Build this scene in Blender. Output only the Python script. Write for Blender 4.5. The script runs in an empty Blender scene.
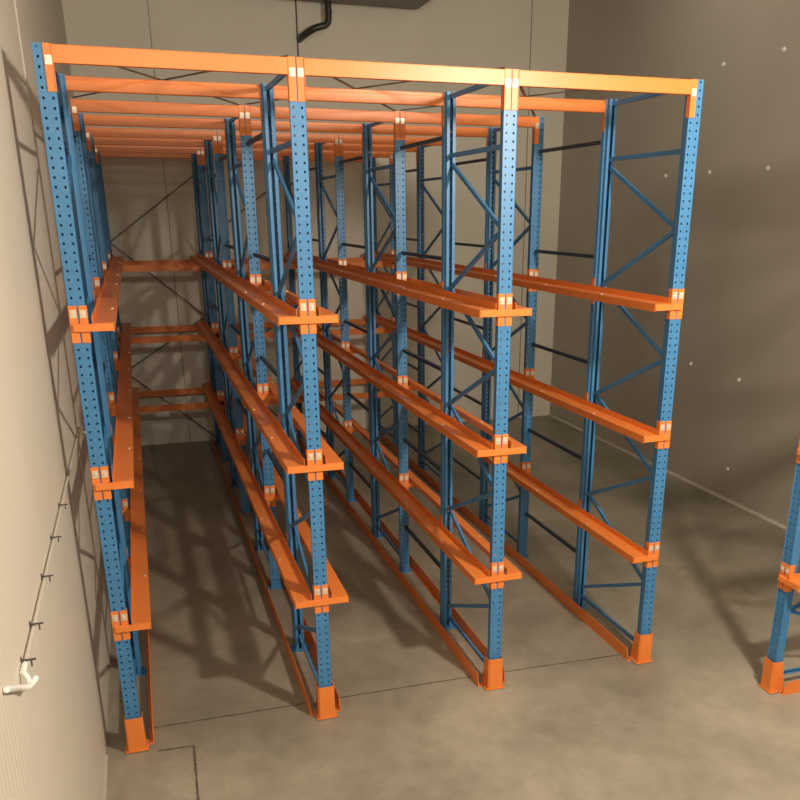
import bpy, bmesh, math, random
from mathutils import Vector, Matrix
random.seed(4)
SC = bpy.context.scene
COL = SC.collection

# ------------------------------------------------------------------ layout (metres)
W = 1.5                                   # row to row
H1, H2, H3, HT = 1.061, 2.158, 3.239, 4.876
FD, GP = 1.333, 1.437                     # frame depth, gap between frames
XL, XR, YB, YF, ZC = -0.235, 8.25, 9.86, -11.0, 8.1
FRAMES = [i * (FD + GP) for i in range(4)]
YEND = FRAMES[3] + FD
LEVELS = (H1, H2, H3)

# ------------------------------------------------------------------ materials
def new_mat(name):
    m = bpy.data.materials.new(name); m.use_nodes = True
    nt = m.node_tree
    return m, nt, nt.nodes['Principled BSDF']
def N(nt, t, **kw):
    n = nt.nodes.new(t)
    for k, v in kw.items():
        if k in n.inputs: n.inputs[k].default_value = v
        else: setattr(n, k, v)
    return n
def paint(name, c1, c2, rough, scale=3.0, metallic=0.0, bump=0.0):
    m, nt, b = new_mat(name)
    tc = N(nt, 'ShaderNodeTexCoord')
    no = N(nt, 'ShaderNodeTexNoise', Scale=scale, Detail=6.0, Roughness=0.65)
    nt.links.new(tc.outputs['Object'], no.inputs['Vector'])
    r = N(nt, 'ShaderNodeValToRGB')
    r.color_ramp.elements[0].position = 0.32; r.color_ramp.elements[1].position = 0.68
    r.color_ramp.elements[0].color = (*c1, 1); r.color_ramp.elements[1].color = (*c2, 1)
    nt.links.new(no.outputs['Fac'], r.inputs['Fac'])
    nt.links.new(r.outputs['Color'], b.inputs['Base Color'])
    b.inputs['Roughness'].default_value = rough; b.inputs['Metallic'].default_value = metallic
    if bump:
        n2 = N(nt, 'ShaderNodeTexNoise', Scale=60.0, Detail=3.0)
        nt.links.new(tc.outputs['Object'], n2.inputs['Vector'])
        bp = N(nt, 'ShaderNodeBump', Strength=bump, Distance=0.002)
        nt.links.new(n2.outputs['Fac'], bp.inputs['Height'])
        nt.links.new(bp.outputs['Normal'], b.inputs['Normal'])
    return m
M_BLUE = paint('blue_enamel', (0.048, 0.190, 0.40), (0.062, 0.228, 0.47), 0.42, 2.0, bump=0.08)
M_ORANGE = paint('orange_enamel', (0.76, 0.205, 0.036), (0.84, 0.24, 0.046), 0.40, 2.0, bump=0.08)
M_ZINC = paint('zinc_glint', (0.76, 0.62, 0.47), (0.84, 0.71, 0.56), 0.34, 20.0, metallic=0.35)  # zinc, paled so its colour carries some of the lamp's shine
M_ROD = paint('dull_steel_rod', (0.10, 0.085, 0.07), (0.16, 0.13, 0.11), 0.5, 8.0, metallic=0.4)
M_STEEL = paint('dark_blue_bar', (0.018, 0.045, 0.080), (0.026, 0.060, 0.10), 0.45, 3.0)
M_DARK = paint('dark_foam', (0.030, 0.026, 0.024), (0.05, 0.043, 0.04), 0.32, 10.0)
M_PVC = paint('white_pvc', (0.80, 0.79, 0.75), (0.86, 0.85, 0.82), 0.3, 8.0)
M_PIPE = paint('cream_pipe', (0.53, 0.485, 0.41), (0.56, 0.515, 0.435), 0.45, 8.0)
M_CLIP = paint('dark_clip', (0.05, 0.045, 0.04), (0.08, 0.07, 0.06), 0.5, 8.0)
M_SEAL = paint('joint_sealant', (0.075, 0.06, 0.045), (0.11, 0.09, 0.07), 0.7, 12.0)
M_SEAL2 = paint('faded_sealant', (0.24, 0.21, 0.17), (0.30, 0.27, 0.22), 0.7, 12.0)
M_PALE = paint('pale_sealant', (0.46, 0.42, 0.35), (0.56, 0.51, 0.43), 0.6, 12.0)
M_COOL = paint('cooler_casing', (0.16, 0.145, 0.125), (0.20, 0.18, 0.155), 0.5, 4.0)
M_CEIL = paint('ceiling_panel', (0.20, 0.185, 0.16), (0.24, 0.22, 0.19), 0.6, 1.0)

def wall_mat(name, c1, c2, ribs=0.0, rough=0.5):
    m, nt, b = new_mat(name)
    tc = N(nt, 'ShaderNodeTexCoord')
    no = N(nt, 'ShaderNodeTexNoise', Scale=0.7, Detail=5.0, Roughness=0.6)
    nt.links.new(tc.outputs['Object'], no.inputs['Vector'])
    r = N(nt, 'ShaderNodeValToRGB')
    r.color_ramp.elements[0].position = 0.3; r.color_ramp.elements[1].position = 0.7
    r.color_ramp.elements[0].color = (*c1, 1); r.color_ramp.elements[1].color = (*c2, 1)
    nt.links.new(no.outputs['Fac'], r.inputs['Fac'])
    nt.links.new(r.outputs['Color'], b.inputs['Base Color'])
    b.inputs['Roughness'].default_value = rough
    if ribs:
        w = N(nt, 'ShaderNodeTexWave', Scale=5.5, Distortion=0.25)
        w.bands_direction = 'Y'
        nt.links.new(tc.outputs['Object'], w.inputs['Vector'])
        bp = N(nt, 'ShaderNodeBump', Strength=ribs, Distance=0.003)
        nt.links.new(w.outputs['Fac'], bp.inputs['Height'])
        nt.links.new(bp.outputs['Normal'], b.inputs['Normal'])
    return m
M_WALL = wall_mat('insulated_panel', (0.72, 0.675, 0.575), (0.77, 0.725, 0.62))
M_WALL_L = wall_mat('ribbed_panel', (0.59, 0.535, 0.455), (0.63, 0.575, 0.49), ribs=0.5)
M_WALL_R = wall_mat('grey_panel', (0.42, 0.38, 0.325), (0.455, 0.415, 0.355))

def floor_mat():
    m, nt, b = new_mat('polished_concrete')
    L = nt.links.new
    tc = N(nt, 'ShaderNodeTexCoord')
    n1 = N(nt, 'ShaderNodeTexNoise', Scale=0.55, Detail=8.0, Roughness=0.62, Distortion=0.4)
    n2 = N(nt, 'ShaderNodeTexNoise', Scale=5.0, Detail=8.0, Roughness=0.7)
    L(tc.outputs['Object'], n1.inputs['Vector']); L(tc.outputs['Object'], n2.inputs['Vector'])
    r = N(nt, 'ShaderNodeValToRGB')
    r.color_ramp.elements[0].position = 0.30; r.color_ramp.elements[1].position = 0.72
    r.color_ramp.elements[0].color = (0.205, 0.180, 0.138, 1); r.color_ramp.elements[1].color = (0.465, 0.408, 0.315, 1)
    L(n1.outputs['Fac'], r.inputs['Fac'])
    r2 = N(nt, 'ShaderNodeValToRGB')
    r2.color_ramp.elements[0].position = 0.35; r2.color_ramp.elements[1].position = 0.65
    r2.color_ramp.elements[0].color = (0.84, 0.84, 0.84, 1); r2.color_ramp.elements[1].color = (1, 1, 1, 1)
    L(n2.outputs['Fac'], r2.inputs['Fac'])
    mx = N(nt, 'ShaderNodeMix', data_type='RGBA', blend_type='MULTIPLY')
    mx.inputs[0].default_value = 1.0
    L(r.outputs['Color'], mx.inputs[6]); L(r2.outputs['Color'], mx.inputs[7])
    L(mx.outputs[2], b.inputs['Base Color'])
    rr = N(nt, 'ShaderNodeMapRange'); rr.inputs['To Min'].default_value = 0.34; rr.inputs['To Max'].default_value = 0.55
    L(n2.outputs['Fac'], rr.inputs['Value']); L(rr.outputs['Result'], b.inputs['Roughness'])
    bp = N(nt, 'ShaderNodeBump', Strength=0.10, Distance=0.004)
    L(n2.outputs['Fac'], bp.inputs['Height']); L(bp.outputs['Normal'], b.inputs['Normal'])
    return m
M_FLOOR = floor_mat()
M_CUT = paint('saw_cut_filler', (0.085, 0.072, 0.054), (0.13, 0.11, 0.085), 0.8, 15.0)

# ------------------------------------------------------------------ mesh helpers
def box(bm, x0, x1, y0, y1, z0, z1):
    v = [bm.verts.new(p) for p in ((x0,y0,z0),(x1,y0,z0),(x1,y1,z0),(x0,y1,z0),(x0,y0,z1),(x1,y0,z1),(x1,y1,z1),(x0,y1,z1))]
    for f in ((0,3,2,1),(4,5,6,7),(0,1,5,4),(1,2,6,5),(2,3,7,6),(3,0,4,7)): bm.faces.new([v[i] for i in f])
def bevel_box(bm, x0, x1, y0, y1, z0, z1, r=0.004):
    t = bmesh.new(); box(t, x0, x1, y0, y1, z0, z1)
    bmesh.ops.bevel(t, geom=t.edges[:], offset=r, segments=2, profile=0.5, affect='EDGES')
    me = bpy.data.meshes.new('t'); t.to_mesh(me); t.free(); bm.from_mesh(me); bpy.data.meshes.remove(me)
def prism(bm, prof, p0, p1, up=Vector((0,0,1))):
    """extrude a closed 2-D outline (a across, b along up) from p0 to p1"""
    p0, p1 = Vector(p0), Vector(p1)
    d = (p1 - p0).normalized()
    a = d.cross(up)
    if a.length < 1e-4: a = Vector((1,0,0))
    a.normalize(); b = a.cross(d).normalized()
    r0 = [bm.verts.new(p0 + a*x + b*y) for x, y in prof]
    r1 = [bm.verts.new(p1 + a*x + b*y) for x, y in prof]
    n = len(prof)
    for i in range(n):
        j = (i+1) % n
        bm.faces.new((r0[i], r0[j], r1[j], r1[i]))
    bm.faces.new(r0[::-1]); bm.faces.new(r1)
def sheet(pts, t):
    """closed outline of thickness t following an open polyline"""
    P = [Vector((x, y)) for x, y in pts]
    nrm = []
    for i in range(len(P)):
        ds = []
        if i > 0: ds.append((P[i]-P[i-1]).normalized())
        if i < len(P)-1: ds.append((P[i+1]-P[i]).normalized())
        ns = [Vector((-d.y, d.x)) for d in ds]
        n = sum(ns, Vector((0,0))).normalized()
        n *= 1.0 / max(0.4, n.dot(ns[0]))
        nrm.append(n)
    return [tuple(p) for p in P] + [tuple(p + n*t) for p, n in zip(P[::-1], nrm[::-1])]
def cyl(bm, p0, p1, r, seg=12):
    prism(bm, [(r*math.cos(2*math.pi*i/seg), r*math.sin(2*math.pi*i/seg)) for i in range(seg)], p0, p1,
          Vector((0,0,1)) if abs((Vector(p1)-Vector(p0)).normalized().z) < 0.95 else Vector((0,1,0)))
def tube(bm, pts, r, seg=14):
    P = [Vector(p) for p in pts]; rings = []
    up = Vector((0.13, 0.2, 1)).normalized()
    for i, p in enumerate(P):
        d = (P[min(i+1, len(P)-1)] - P[max(i-1, 0)]).normalized()
        a = d.cross(up)
        if a.length < 0.05: a = d.cross(Vector((0,1,0)))
        a.normalize(); b = a.cross(d)
        rings.append([bm.verts.new(p + a*r*math.cos(2*math.pi*k/seg) + b*r*math.sin(2*math.pi*k/seg)) for k in range(seg)])
    for u, w in zip(rings, rings[1:]):
        for k in range(seg):
            bm.faces.new((u[k], u[(k+1)%seg], w[(k+1)%seg], w[k]))
    bm.faces.new(rings[0][::-1]); bm.faces.new(rings[-1])
def arc_path(pts, r, n=7):
    """round the corners of a polyline"""
    P = [Vector(p) for p in pts]; out = [P[0]]
    for i in range(1, len(P)-1):
        a = (P[i-1]-P[i]).normalized(); b = (P[i+1]-P[i]).normalized()
        s, e = P[i] + a*r, P[i] + b*r
        for k in range(n+1):
            t = k/n
            out.append(s*(1-t)**2 + P[i]*2*t*(1-t) + e*t*t)
    out.append(P[-1]); return out
def mesh(name, bm, m, smooth=False):
    bmesh.ops.recalc_face_normals(bm, faces=bm.faces[:])
    me = bpy.data.meshes.new(name); bm.to_mesh(me); bm.free()
    me.materials.append(m)
    if smooth:
        for p in me.polygons: p.use_smooth = True
        if hasattr(me, 'set_sharp_from_angle'): me.set_sharp_from_angle(angle=math.radians(40))
    return me
def put(name, me, parent=None, loc=(0,0,0), rz=0.0, sx=1.0):
    o = bpy.data.objects.new(name, me); COL.objects.link(o)
    o.location = loc; o.rotation_euler = (0, 0, rz); o.scale = (sx, 1, 1)
    if parent is not None: o.parent = parent
    return o
def tag(o, label, cat, group=None):
    o['label'] = label; o['category'] = cat; o['kind'] = 'thing'
    if group: o['group'] = group
    return o
def structure(name, me, loc=(0,0,0)):
    o = put(name, me, None, loc); o['kind'] = 'structure'; return o

# ------------------------------------------------------------------ the cold room shell
def shell(name, m, *b):
    bm = bmesh.new(); box(bm, *b); return structure(name, mesh(name, bm, m))
T = 0.12
shell('floor', M_FLOOR, XL-T, XR+T, YF-T, YB+T, -0.15, 0.0)
shell('ceiling', M_CEIL, XL-T, XR+T, YF-T, YB+T, ZC, ZC+0.15)
shell('wall_left', M_WALL_L, XL-T, XL, YF, YB, 0.0, ZC)
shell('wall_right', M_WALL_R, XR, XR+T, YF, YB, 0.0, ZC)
shell('wall_back', M_WALL, XL-T, XR+T, YB, YB+T, 0.0, ZC)
shell('wall_front', M_CEIL, XL-T, XR+T, YF-T, YF, 0.0, ZC)
k = 1
for x, w, m_ in ((1.01, 0.006, M_SEAL2), (3.33, 0.013, M_SEAL), (7.53, 0.009, M_SEAL2)):        # sealed joints between the back-wall panels
    bm = bmesh.new(); box(bm, x-w, x+w, YB-0.003, YB, 0.0, ZC)
    structure('trim_%d' % k, mesh('trim', bm, m_)); k += 1
bm = bmesh.new()                                                    # cover strip on the left wall
prism(bm, [(-0.03,0),(0.03,0),(0.022,0.012),(-0.022,0.012)], (XL, 1.52, 0.0), (XL, 1.52, ZC), Vector((1,0,0)))
structure('trim_%d' % k, mesh('trim', bm, M_PALE)); k += 1
bm = bmesh.new(); prism(bm, [(0,0),(0.035,0),(0.0,0.035)], (XR, YB, 0.0), (XR, YF, 0.0), Vector((0,0,1)))
for v in bm.verts: v.co.x = 2*XR - v.co.x if v.co.x > XR else v.co.x
structure('baseboard_right', mesh('baseboard', bm, M_PALE))
bm = bmesh.new(); box(bm, XL, XL+0.018, YF, -0.02, 0.0, 0.02)
structure('baseboard_left', mesh('baseboard', bm, M_PALE))
# saw cuts in the slab, filled and worn
def cut(pts, w):
    global k
    bm = bmesh.new()
    for (x0, y0), (x1, y1) in zip(pts, pts[1:]):
        n = 24; L_ = []; 
        d = Vector((x1-x0, y1-y0)).normalized(); q = Vector((-d.y, d.x))
        for i in range(n+1):
            t = i/n; ww = w*(0.6+0.8*random.random()); c = Vector((x0+(x1-x0)*t, y0+(y1-y0)*t)) + q*random.uniform(-.2,.2)*w
            L_.append((bm.verts.new((c.x+q.x*ww, c.y+q.y*ww, 0.0012)), bm.verts.new((c.x-q.x*ww, c.y-q.y*ww, 0.0012))))
        for a, b in zip(L_, L_[1:]): bm.faces.new((a[0], b[0], b[1], a[1]))
    structure('trim_%d' % k, mesh('trim', bm, M_CUT)); k += 1
cut([(0.10, 0.29), (1.40, 0.27)], 0.008)
cut([(1.60, 0.27), (2.93, 0.25)], 0.008)
cut([(3.12, 0.24), (4.38, 0.19)], 0.008)
cut([(0.15, -0.06), (0.42, -0.075), (0.405, -0.75), (0.40, -1.3)], 0.009)

# ------------------------------------------------------------------ rack parts (shared meshes)
def upright_mesh(h):
    """roll-formed post: perforated face at y=0, sides stepped in towards the open back"""
    bm = bmesh.new()
    cache = {}
    def V(x, y, z):
        key = (round(x,5), round(y,5), round(z,5))
        if key not in cache: cache[key] = bm.verts.new((x, y, z))
        return cache[key]
    def quad(a, b, c, d):
        bm.faces.new((a, b, c, d))
    pitch = 0.0553; n = int(h/pitch); z0 = 0.02
    def hole_cell(xa, xb, za, zb):
        cx, cz, r = (xa+xb)/2, (za+zb)/2, 0.0072
        inner = [V(cx + r*math.cos(math.pi/4*i - 3*math.pi/4), 0, cz + 1.25*r*math.sin(math.pi/4*i - 3*math.pi/4)) for i in range(8)]
        outer = [V(xa,0,za), V(cx,0,za), V(xb,0,za), V(xb,0,cz), V(xb,0,zb), V(cx,0,zb), V(xa,0,zb), V(xa,0,cz)]
        for i in range(8):
            quad(outer[i], outer[(i+1)%8], inner[(i+1)%8], inner[i])
    xs = (-0.05, -0.040, -0.015, 0.015, 0.040, 0.05)
    zz = [0.0]
    for i in range(n):
        a = z0 + i*pitch
        zz += [a+0.014, a+0.041]
    zz.append(h)
    for i in range(len(zz)-1):
        za, zb = zz[i], zz[i+1]
        for j in range(5):
            xa, xb = xs[j], xs[j+1]
            if i % 2 == 1 and j in (1, 3): hole_cell(xa, xb, za, zb)
            else: quad(V(xa,0,za), V(xb,0,za), V(xb,0,zb), V(xa,0,zb))
    side = [(0.05,0.0),(0.05,0.040),(0.038,0.052),(0.038,0.088),(0.013,0.088)]
    for s in (-1, 1):
        for (xa, ya), (xb, yb) in zip(side, side[1:]):
            quad(V(s*xa,ya,0), V(s*xb,yb,0), V(s*xb,yb,h), V(s*xa,ya,h))
    # steel thickness
    bmesh.ops.remove_doubles(bm, verts=bm.verts[:], dist=1e-5)
    bmesh.ops.recalc_face_normals(bm, faces=bm.faces[:])
    bmesh.ops.solidify(bm, geom=bm.faces[:], thickness=0.0028)
    return mesh('upright', bm, M_BLUE)
ME_UPRIGHT = upright_mesh(HT)

def channel_mesh(name, p0, p1, m, w=0.034, d=0.022, t=0.003, up=Vector((1,0,0))):
    bm = bmesh.new()
    prism(bm, sheet([(-w/2, d/2), (-w/2, -d/2), (w/2, -d/2), (w/2, d/2)], t), p0, p1, up)
    return mesh(name, bm, m)
ZN = [4.33 - 0.51*i for i in range(9)]                  # zig-zag nodes: rear, front, rear, ...
YA, YZ = 0.0885, FD - 0.0885
ME_DIAG = []
for i in range(8):
    a, b = (YZ, YA) if i % 2 == 0 else (YA, YZ)
    xo = 0.0125 if i % 2 == 0 else -0.0125              # neighbouring braces sit side by side on one bolt
    ME_DIAG.append(channel_mesh('diagonal_brace', (xo, a, ZN[i]), (xo, b, ZN[i+1]), M_BLUE))
ME_HORIZ = channel_mesh('horizontal_brace', (0, YA, 0), (0, YZ, 0), M_BLUE)
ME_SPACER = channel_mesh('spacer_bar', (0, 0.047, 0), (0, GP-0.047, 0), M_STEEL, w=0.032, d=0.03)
bm = bmesh.new(); bevel_box(bm, -0.085, 0.085, -0.025, 0.125, 0.0, 0.008, 0.002)
for x in (-0.072, 0.072):
    cyl(bm, (x, 0.05, 0.008), (x, 0.05, 0.020), 0.011, 6)
ME_BASE = mesh('base_plate', bm, M_BLUE)

# front post protector: folded steel shoe with slanted wings and a bolted foot
bm = bmesh.new()
prof = [(-0.068, 0.115), (-0.068, -0.028), (0.068, -0.028), (0.068, 0.115)]
lo = [bm.verts.new((x*1.02, y, 0.012)) for x, y in prof]
hi = [bm.verts.new((x*0.98, y if y < 0 else 0.070, 0.300)) for x, y in prof]
for i in range(3): bm.faces.new((lo[i], lo[i+1], hi[i+1], hi[i]))
bmesh.ops.recalc_face_normals(bm, faces=bm.faces[:])
bmesh.ops.bevel(bm, geom=[e for e in bm.edges if len(e.link_faces) == 2], offset=0.010, segments=3, affect='EDGES')
bmesh.ops.solidify(bm, geom=bm.faces[:], thickness=0.004)
bevel_box(bm, -0.088, 0.088, -0.036, 0.115, 0.008, 0.0125, 0.0015)
for x in (-0.080, 0.080): cyl(bm, (x, 0.03, 0.012), (x, 0.03, 0.026), 0.010, 6)
ME_SHOE = mesh('post_protector', bm, M_ORANGE)

# cantilever bracket that carries the pallet rails; origin on post face at arm centre
def bracket_mesh(left, right):
    bm = bmesh.new()
    for s in (-1, 1):                                    # two face straps with a slot between them
        bevel_box(bm, min(s*0.005, s*0.057), max(s*0.005, s*0.057), -0.0075, -0.001, -0.098, 0.140, 0.0018)
        bevel_box(bm, min(s*0.0515, s*0.057), max(s*0.0515, s*0.057), -0.004, 0.046, -0.098, 0.140, 0.0018)
    bevel_box(bm, -0.0515, 0.0515, -0.011, -0.006, -0.030, 0.026, 0.0015)
    def arm(s):
        a, b = s*0.030, s*0.2075
        lo, hi = min(a, b), max(a, b)
        bevel_box(bm, lo, hi, -0.030, -0.024, -0.024, 0.024, 0.0018)      # front web
        bevel_box(bm, lo, hi, -0.027, -0.0085, 0.0195, 0.024, 0.0015)     # top flange
        bevel_box(bm, lo, hi, -0.027, -0.0085, -0.024, -0.0195, 0.0015)   # bottom flange
        e = s*0.2055
        bevel_box(bm, min(e, e-s*0.005), max(e, e-s*0.005), -0.029, -0.0085, -0.0235, 0.0235, 0.0015)
    if left: arm(-1)
    if right: arm(1)
    if left and right: bevel_box(bm, -0.031, 0.031, -0.030, -0.024, -0.024, 0.024, 0.0018)
    else:
        s = -1 if left else 1
        bevel_box(bm, min(s*0.031, -s*0.04), max(s*0.031, -s*0.04), -0.030, -0.010, -0.024, 0.024, 0.004)
    return mesh('rail_bracket', bm, M_ORANGE)
ME_BR = {'both': bracket_mesh(1, 1), 'right': bracket_mesh(0, 1), 'left': bracket_mesh(1, 0)}
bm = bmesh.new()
bevel_box(bm, -0.0195, 0.0195, -0.011, -0.0078, -0.026, 0.026, 0.001)  # plate behind the bolt, enlarged and pale to imitate the bracket's highlight
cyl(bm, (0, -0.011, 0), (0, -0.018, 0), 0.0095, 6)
ME_BOLT_GLINT = mesh('bolt', bm, M_ZINC)

# ------------------------------------------------------------------ upright frames
def make_frame(label, loc, rz, side, shoe, spacers, group='blue upright frames of the drive-in rack'):
    root = bpy.data.objects.new('upright_frame', None); COL.objects.link(root)
    root.location = loc; root.rotation_euler = (0, 0, rz); root.empty_display_size = 0.2
    tag(root, label, 'rack frame', group)
    flip = {'left': 'right', 'right': 'left', 'both': 'both'}
    for y, r in ((0.0, 0.0), (FD, math.pi)):
        put('base_plate', ME_BASE, root, (0, y, 0), r)
        put('upright', ME_UPRIGHT, root, (0, y, 0.008), r)
        for z in LEVELS:
            # the rear post stands the other way round, so left and right swap
            b = put('rail_bracket', ME_BR[side if r == 0 else flip[side]], root, (0, y, z), r)
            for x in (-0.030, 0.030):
                put('bolt', ME_BOLT_GLINT, b, (x, 0, 0.088))
    if shoe: put('post_protector', ME_SHOE, root)
    for me in ME_DIAG: put('diagonal_brace', me, root)
    for z in (HT-0.028, 4.40, 0.145): put('horizontal_brace', ME_HORIZ, root, (0, 0, z))
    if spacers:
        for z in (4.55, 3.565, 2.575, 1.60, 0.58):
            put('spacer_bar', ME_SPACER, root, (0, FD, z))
    return root
ROWS = [('leftmost rack row by the wall', 'right'), ('second rack row from the left', 'both'),
        ('third rack row from the left', 'both'), ('rightmost row of the big rack', 'left')]
DEPTH = ['frontmost', 'second from the front', 'third from the front', 'rearmost']
for r, (row, side) in enumerate(ROWS):
    for d in range(4):
        extra = ' with orange shoe' if d == 0 else ''
        make_frame('blue upright frame%s, %s in the %s' % (extra, DEPTH[d], row),
                   (r*W, FRAMES[d], 0), 0, side, d == 0, d < 3)

# ------------------------------------------------------------------ top beams
BL = W - 0.106
def beam_mesh():
    bm = bmesh.new()
    prof = [(0.0,-0.098),(0.0,-0.004),(0.004,0.0),(0.022,0.0),(0.026,-0.004),
            (0.026,-0.026),(0.044,-0.028),(0.046,-0.032),(0.046,-0.094),(0.042,-0.100),(0.004,-0.100)]
    r0 = [bm.verts.new((-BL/2, y-0.010, z)) for y, z in prof]; r1 = [bm.verts.new((BL/2, y-0.010, z)) for y, z in prof]
    n = len(prof)
    for i in range(n): bm.faces.new((r0[i], r0[(i+1)%n], r1[(i+1)%n], r1[i]))
    bm.faces.new(r0); bm.faces.new(r1[::-1])
    return mesh('top_beam', bm, M_ORANGE)
ME_BEAM = beam_mesh()
def connector_mesh(s, lo, hi):
    """hooked end plate: lies on half of the post face, one flange on the beam end"""
    bm = bmesh.new()
    e = s*BL/2
    a, b = e, s*(W/2 - 0.003)
    bevel_box(bm, min(a,b), max(a,b), -0.0075, -0.001, lo, hi, 0.002)
    a, b = e - s*0.001, e + s*0.0024
    bevel_box(bm, min(a,b), max(a,b), -0.014, 0.040, lo, hi, 0.001)
    return mesh('beam_connector', bm, M_ORANGE)
ME_CON = {s: connector_mesh(s, -0.255, 0.004) for s in (-1, 1)}
ME_CONS = {s: connector_mesh(s, -0.125, 0.010) for s in (-1, 1)}
LANES = ['left aisle', 'middle aisle', 'right aisle']
ORD = ['frontmost', 'second from the front', 'third from the front', 'fourth from the front', 'fifth from the front',
       'sixth from the front', 'seventh from the front', 'rearmost']
POSTY = [y + o for y in FRAMES for o in (0.0, FD)]
def cross_beam(name, label, cat, group, lane, y, rear, z, con, boltz):
    b = put(name, ME_BEAM, None, (lane*W + W/2, y, z), math.pi if rear else 0)
    tag(b, label, cat, group)
    for s in (-1, 1):
        c = put('beam_connector', con[s], b)
        if boltz is not None:
            put('bolt', ME_BOLT_GLINT, c, (s*(W/2 - 0.027), 0.0, boltz))
    return b
for lane in range(3):
    for d in range(8):
        cross_beam('top_beam', 'orange top beam over the %s of the big rack, %s' % (LANES[lane], ORD[d]),
                   'beam', 'orange beams across the top of the rack', lane, POSTY[d], d % 2 == 1, HT + 0.004, ME_CON, -0.085)
LV = ['lowest', 'middle', 'highest']
for lane in range(3):
    for d, nm in ((6, 'front post'), (7, 'back post')):
        for l, z in enumerate(LEVELS):
            cross_beam('stop_beam', "orange cross beam ending the %s, %s rail level, on the rearmost frame's %s" % (LANES[lane], LV[l], nm),
                       'beam', 'orange cross beams at the far end of the aisles', lane, POSTY[d], d == 7, z - 0.04, ME_CONS, None)

# ------------------------------------------------------------------ pallet rails along the aisles
def rail_mesh(s, y0, y1):
    """cold-formed rail: flat shelf on the arms with an upstand on the post side"""
    bm = bmesh.new()
    pr = sheet([(0.080, 0.052), (0.080, 0.0), (0.2085, 0.0), (0.2085, -0.058)], 0.004)
    for rg in (0,):
        r0 = [bm.verts.new((s*x, y0, z)) for x, z in pr]; r1 = [bm.verts.new((s*x, y1, z)) for x, z in pr]
        n = len(pr)
        for i in range(n): bm.faces.new((r0[i], r0[(i+1)%n], r1[(i+1)%n], r1[i]))
        bm.faces.new(r0); bm.faces.new(r1[::-1])
    return mesh('pallet_rail', bm, M_ORANGE)
ME_RAIL = {s: rail_mesh(s, -0.024, YEND + 0.024) for s in (-1, 1)}
bm = bmesh.new(); cyl(bm, (0,0,0), (0,0,0.008), 0.011, 6); ME_RBOLT = mesh('bolt', bm, M_ZINC)
RN = ['leftmost rack row by the wall', 'second rack row from left', 'third rack row from left', 'rightmost row of big rack']
for r in range(4):
    for s in ((1,), (-1, 1), (-1, 1), (-1,))[r]:
        for l, z in enumerate(LEVELS):
            o = put('pallet_rail', ME_RAIL[s], None, (r*W, 0, z + 0.0245))
            sd = ' the' if r in (0, 3) else (' %s side of' % ('left' if s < 0 else 'right'))
            tag(o, 'long orange pallet rail, %s level, on%s %s' % (LV[l], sd, RN[r]), 'rail', 'orange pallet rails along the aisles')
            for y in (0.9, 2.05, 3.4, 4.8, 6.2, 7.6):
                put('bolt', ME_RBOLT, o, (s*0.188, y, 0.004))

# floor guide rails between the front shoe and the back wall
def guide_mesh(s, y0, y1):
    bm = bmesh.new()
    pr = sheet([(0.128, 0.125), (0.128, 0.0), (0.096, 0.0)], -0.005)
    r0 = [bm.verts.new((s*x, y0 + (0.03 if z > 0.06 else 0), z)) for x, z in pr]; r1 = [bm.verts.new((s*x, y1, z)) for x, z in pr]
    n = len(pr)
    for i in range(n): bm.faces.new((r0[i], r0[(i+1)%n], r1[(i+1)%n], r1[i]))
    bm.faces.new(r0); bm.faces.new(r1[::-1])
    for i in range(9):
        y = y0 + 0.06 + i*(y1-y0-0.12)/8
        cyl(bm, (s*0.110, y, 0.005), (s*0.110, y, 0.016), 0.009, 6)
    return mesh('floor_guide', bm, M_ORANGE)
ME_GUIDE = {s: guide_mesh(s, 0.055, YEND + 0.05) for s in (-1, 1)}
for r in range(4):
    for s in ((1,), (-1, 1), (-1, 1), (-1,))[r]:
        o = put('floor_guide', ME_GUIDE[s], None, (r*W, 0, 0))
        sd = ' the' if r in (0, 3) else (' %s side of' % ('left' if s < 0 else 'right'))
        tag(o, 'orange angle guide on the floor along%s %s' % (sd, RN[r]), 'floor guide', 'orange guides on the floor')

# ------------------------------------------------------------------ bracing rods
def rod(name, label, group, p0, p1, up=Vector((0,0,1))):
    bm = bmesh.new()
    prism(bm, [(-0.011,-0.004),(0.011,-0.004),(0.011,0.004),(-0.011,0.004)], p0, p1, up)
    o = put(name, mesh(name, bm, M_ROD)); tag(o, label, 'brace', group)
    return o
for lane in range(3):
    x0, x1 = lane*W, lane*W + W
    for a, b, t, zo in ((x0+0.03, x1-0.03, 'from front left to back right', 0.012), (x1-0.03, x0+0.03, 'from front right to back left', 0.022)):
        rod('plan_brace', 'dark steel strap over the top of the %s, %s' % (LANES[lane], t),
            'dark straps crossing over the top beams', (a, 0.06, HT + zo), (b, FRAMES[1] + 0.05, HT + zo))
ZZ = [(1, HT-0.35), (0, H3+0.25), (1, H2+0.10), (0, H1+0.30), (1, 0.10)]
SEG = ['highest', 'second highest', 'third highest', 'lowest']
for lane in range(2):
    for i in range(4):
        (s0, za), (s1, zb) = ZZ[i], ZZ[i+1]
        x = lambda s: lane*W + (0.035 if s == 0 else W-0.035)
        rod('rear_brace', 'thin dark strap across the far end of the %s, %s of its zigzag' % (LANES[lane], SEG[i]),
            'dark straps across the far end of the aisles', (x(s0), YEND + 0.016 + 0.0085*(i % 2), za), (x(s1), YEND + 0.016 + 0.0085*(i % 2), zb), Vector((0,1,0)))

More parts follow.
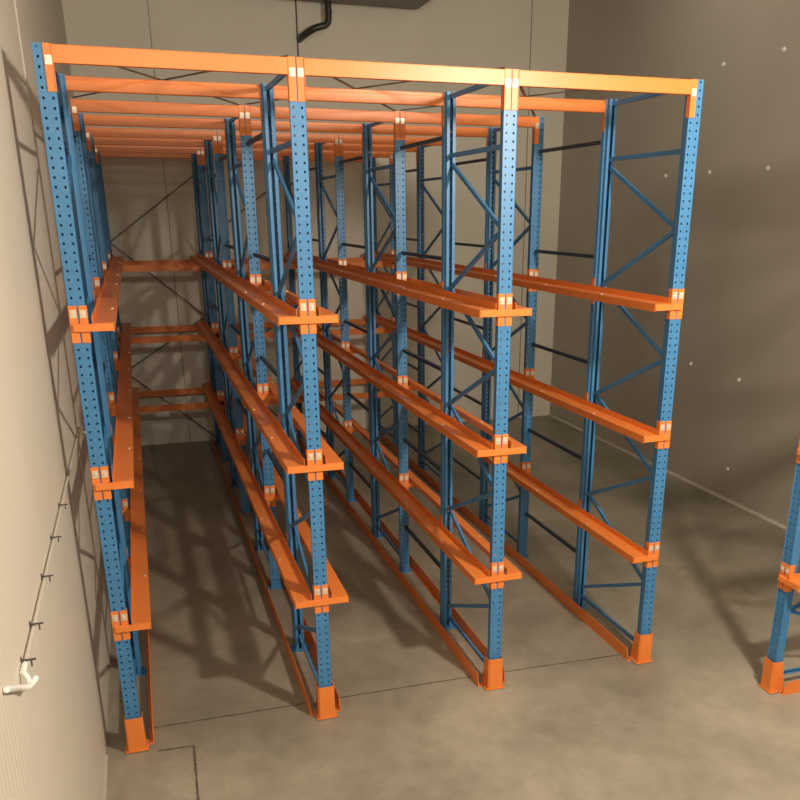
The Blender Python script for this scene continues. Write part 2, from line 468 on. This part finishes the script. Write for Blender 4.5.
# ------------------------------------------------------------------ second rack block at the right, turned to face the first
R3X, R3Y = 5.28, -0.78
make_frame('blue upright frame with orange shoe cut off by the right edge of the photo', (R3X, R3Y, 0), -math.pi/2, 'right', True, False, None)
make_frame('next blue upright frame of the right-hand rack, outside the right edge', (R3X, R3Y - W, 0), -math.pi/2, 'both', True, False, None)
ME_R3 = {s: rail_mesh(s, -0.024, FD + 0.024) for s in (-1, 1)}
ME_G3 = {s: guide_mesh(s, 0.055, FD + 0.05) for s in (-1, 1)}
for y, s, w in ((R3Y, 1, 'nearest the big rack'), (R3Y - W, -1, 'facing it'), (R3Y - W, 1, 'outermost')):
    for l, z in enumerate(LEVELS):
        o = put('pallet_rail', ME_R3[s], None, (R3X, y, z + 0.0245), -math.pi/2)
        tag(o, 'short orange rail of the right-hand rack, %s level, %s' % (LV[l], w), 'rail', 'orange rails of the right-hand rack')
    o = put('floor_guide', ME_G3[s], None, (R3X, y, 0), -math.pi/2)
    tag(o, 'short orange floor guide of the right-hand rack, %s' % w, 'floor guide', 'orange floor guides of the right-hand rack')
for x, rr, nm in ((R3X, -math.pi/2, 'front'), (R3X + FD, math.pi/2, 'back')):
    b = put('top_beam', ME_BEAM, None, (x, R3Y - W/2, HT + 0.004), rr)
    tag(b, 'orange %s beam across the top of the right-hand rack' % nm, 'beam', 'top beams of the right-hand rack')
    for s in (-1, 1):
        c = put('beam_connector', ME_CON[s], b); put('bolt', ME_BOLT_GLINT, c, (s*(W/2-0.027), 0, -0.085))

# ------------------------------------------------------------------ wall fittings
# drain pipe along the left wall
PZ = 2.20; PX = XL + 0.014
bm = bmesh.new(); tube(bm, [(PX, 1.60, PZ), (PX, -2.70, PZ)], 0.0085)
pipe = put('wall_pipe', mesh('wall_pipe', bm, M_PIPE, True)); tag(pipe, 'slim cream pipe clipped along the left wall, white elbow at its near end', 'pipe')
bm = bmesh.new()
tube(bm, arc_path([(XL+0.056, -2.735, PZ-0.035), (XL+0.040, -2.80, PZ-0.040), (XL+0.018, -2.90, PZ+0.02), (XL+0.015, -3.10, PZ+0.125)], 0.05), 0.0125)
cyl(bm, (PX, -2.66, PZ), (PX, -2.74, PZ), 0.013, 16)
tube(bm, [(PX, -2.735, PZ), (XL+0.03, -2.75, PZ-0.022), (XL+0.042, -2.785, PZ-0.040)], 0.011)
e = put('elbow', mesh('elbow', bm, M_PVC, True), pipe); e['label'] = 'white plastic elbow'
bm = bmesh.new(); cyl(bm, (PX, 1.58, PZ), (PX, 1.66, PZ), 0.024, 16); cyl(bm, (XL+0.002, 1.64, PZ-0.03), (XL+0.11, 1.64, PZ-0.03), 0.016, 12)
e = put('end_fitting', mesh('end_fitting', bm, M_PVC, True), pipe); e['label'] = 'white end fitting'
for y in (-2.66, -2.31, -1.74, -1.15, -0.54):
    bm = bmesh.new()
    bevel_box(bm, XL, XL+0.005, y-0.009, y+0.009, PZ-0.034, PZ+0.030, 0.002)
    bevel_box(bm, XL, XL+0.058, y-0.006, y+0.006, PZ+0.012, PZ+0.018, 0.002)
    bevel_box(bm, XL+0.036, XL+0.042, y-0.006, y+0.006, PZ-0.016, PZ+0.014, 0.002)
    put('pipe_clip', mesh('pipe_clip', bm, M_CLIP), pipe)
# bolts of the panels on the right wall
bm = bmesh.new()
cyl(bm, (0.010,0,0), (-0.006,0,0), 0.030, 20); cyl(bm, (-0.006,0,0), (-0.024,0,0), 0.021, 16)
ME_WB = mesh('wall_bolt', bm, M_PVC)
WB = [(5.05, 5.85, 'highest row, left one of the two'), (3.84, 5.85, 'highest row, right one of the two'),
      (6.24, 4.49, 'second row from top, leftmost'), (5.12, 4.50, 'second row from top, middle'),
      (3.87, 4.50, 'second row from top, furthest right'), (5.10, 1.80, 'low pair, left one next to the rack'),
      (3.93, 1.76, 'low pair, right one'), (3.94, 0.46, 'alone just above the floor edge')]
for y, z, w in WB:
    tag(put('wall_bolt', ME_WB, None, (XR, y, z)), 'small white bolt head on the right wall, %s' % w, 'bolt', 'white bolt heads on the right wall')
# evaporator above the far end of the room and its lagged drain trap
ev = bpy.data.objects.new('evaporator_unit', None); COL.objects.link(ev); ev.location = (3.86, 9.35, 7.215)
tag(ev, 'grey cooling unit high on the back wall, above the bent drain pipe', 'cooling unit')
bm = bmesh.new(); bevel_box(bm, -1.58, 1.58, -0.42, 0.36, 0.0, 0.72, 0.02); put('casing', mesh('casing', bm, M_COOL), ev)
bm = bmesh.new(); bevel_box(bm, -1.50, 1.50, -0.38, 0.32, -0.05, -0.001, 0.012); put('drip_tray', mesh('drip_tray', bm, M_COOL), ev)
for x in (-0.8, 0.8):
    bm = bmesh.new()
    for k2 in range(3):
        R = 0.10 + 0.08*k2
        tube(bm, [(x + R*math.cos(a*math.pi/12), -0.432, 0.36 + R*math.sin(a*math.pi/12)) for a in range(25)], 0.006, 6)
    for k2 in range(4):
        a = k2*math.pi/4
        cyl(bm, (x-0.27*math.cos(a), -0.428, 0.36-0.27*math.sin(a)), (x+0.27*math.cos(a), -0.428, 0.36+0.27*math.sin(a)), 0.005, 6)
    put('fan_grille', mesh('fan_grille', bm, M_CLIP), ev)
for x in (-1.4, 1.4):
    bm = bmesh.new(); cyl(bm, (x, -0.05, 0.72), (x, -0.05, ZC-7.215), 0.012, 8); put('hanger_rod', mesh('hanger_rod', bm, M_ZINC), ev)
bm = bmesh.new()
tube(bm, arc_path([(3.80, 9.55, 7.165), (3.80, 9.55, 6.83), (3.56, 9.57, 6.77), (3.38, 9.70, 6.66), (3.36, YB-0.005, 6.64)], 0.10, 9), 0.052, 18)
for zz in (7.02,): cyl(bm, (3.80, 9.55, zz-0.02), (3.80, 9.55, zz+0.02), 0.058, 18)
tag(put('drain_pipe', mesh('drain_pipe', bm, M_DARK, True)), 'dark bent drain pipe below the cooling unit, running into the back wall', 'pipe')

# ------------------------------------------------------------------ lamps on the ceiling (behind and right of the camera)
def lamp(name, label, x, y, power, col, size=0.5):
    root = bpy.data.objects.new('high_bay_lamp', None); COL.objects.link(root); root.location = (x, y, ZC)
    tag(root, label, 'lamp', None)
    bm = bmesh.new(); bevel_box(bm, -0.34, 0.34, -0.34, 0.34, -0.12, -0.03, 0.01); cyl(bm, (0,0,-0.03), (0,0,0), 0.05, 16)
    put('housing', mesh('housing', bm, M_COOL), root)
    L = bpy.data.lights.new(name, 'AREA'); L.shape = 'SQUARE'; L.size = size; L.energy = power; L.color = col
    lo = bpy.data.objects.new('lamp_light', L); COL.objects.link(lo); lo.parent = root; lo.location = (0, 0, -0.14)
    return lo
WARM = (1.0, 0.895, 0.735)
lamp('third', 'square ceiling lamp over the far right of the room', 6.6, 5.0, 22, WARM)
def pendant(label, x, y, z, power, size):
    p = bpy.data.objects.new('pendant_lamp', None); COL.objects.link(p); p.location = (x, y, ZC); tag(p, label, 'lamp')
    bm = bmesh.new(); cyl(bm, (0,0,z-ZC+0.30), (0,0,0), 0.012, 8); cyl(bm, (0,0,-0.04), (0,0,0), 0.06, 16); put('cord', mesh('cord', bm, M_CLIP), p)
    bm = bmesh.new(); cyl(bm, (0,0,z-ZC+0.26), (0,0,z-ZC+0.36), 0.06, 20); put('lamp_holder', mesh('lamp_holder', bm, M_COOL, True), p)
    L = bpy.data.lights.new('bulb', 'POINT'); L.energy = power; L.color = WARM; L.shadow_soft_size = size
    lo = bpy.data.objects.new('lamp_light', L); COL.objects.link(lo); lo.parent = p; lo.location = (0, 0, z-ZC)
pendant('hanging work lamp right of the camera, above the picture', 4.1, -3.9, 5.15, 1020, 0.17)
pendant('hanging work lamp behind the camera, further from the big rack', 1.0, -8.8, 6.2, 520, 0.22)
w = bpy.data.worlds.new('world'); SC.world = w; w.use_nodes = True
w.node_tree.nodes['Background'].inputs[0].default_value = (1, 0.88, 0.7, 1); w.node_tree.nodes['Background'].inputs[1].default_value = 0.01

# ------------------------------------------------------------------ camera
cd = bpy.data.cameras.new('camera'); cam = bpy.data.objects.new('camera', cd); COL.objects.link(cam)
cam.location = (0.3817, -6.1817, 3.9439); cam.rotation_euler = (1.2219, -0.0017, -0.3224)
cd.sensor_fit = 'HORIZONTAL'; cd.sensor_width = 36.0; cd.lens = 863.41/800*36.0
cd.shift_x = -35.62/800; cd.shift_y = 127.6/800
cd.clip_start = 0.05; cd.clip_end = 60
SC.camera = cam
vs = SC.view_settings
vs.view_transform = 'Standard'; vs.look = 'None'; vs.exposure = 0.12; vs.gamma = 1.0; vs.use_curve_mapping = False
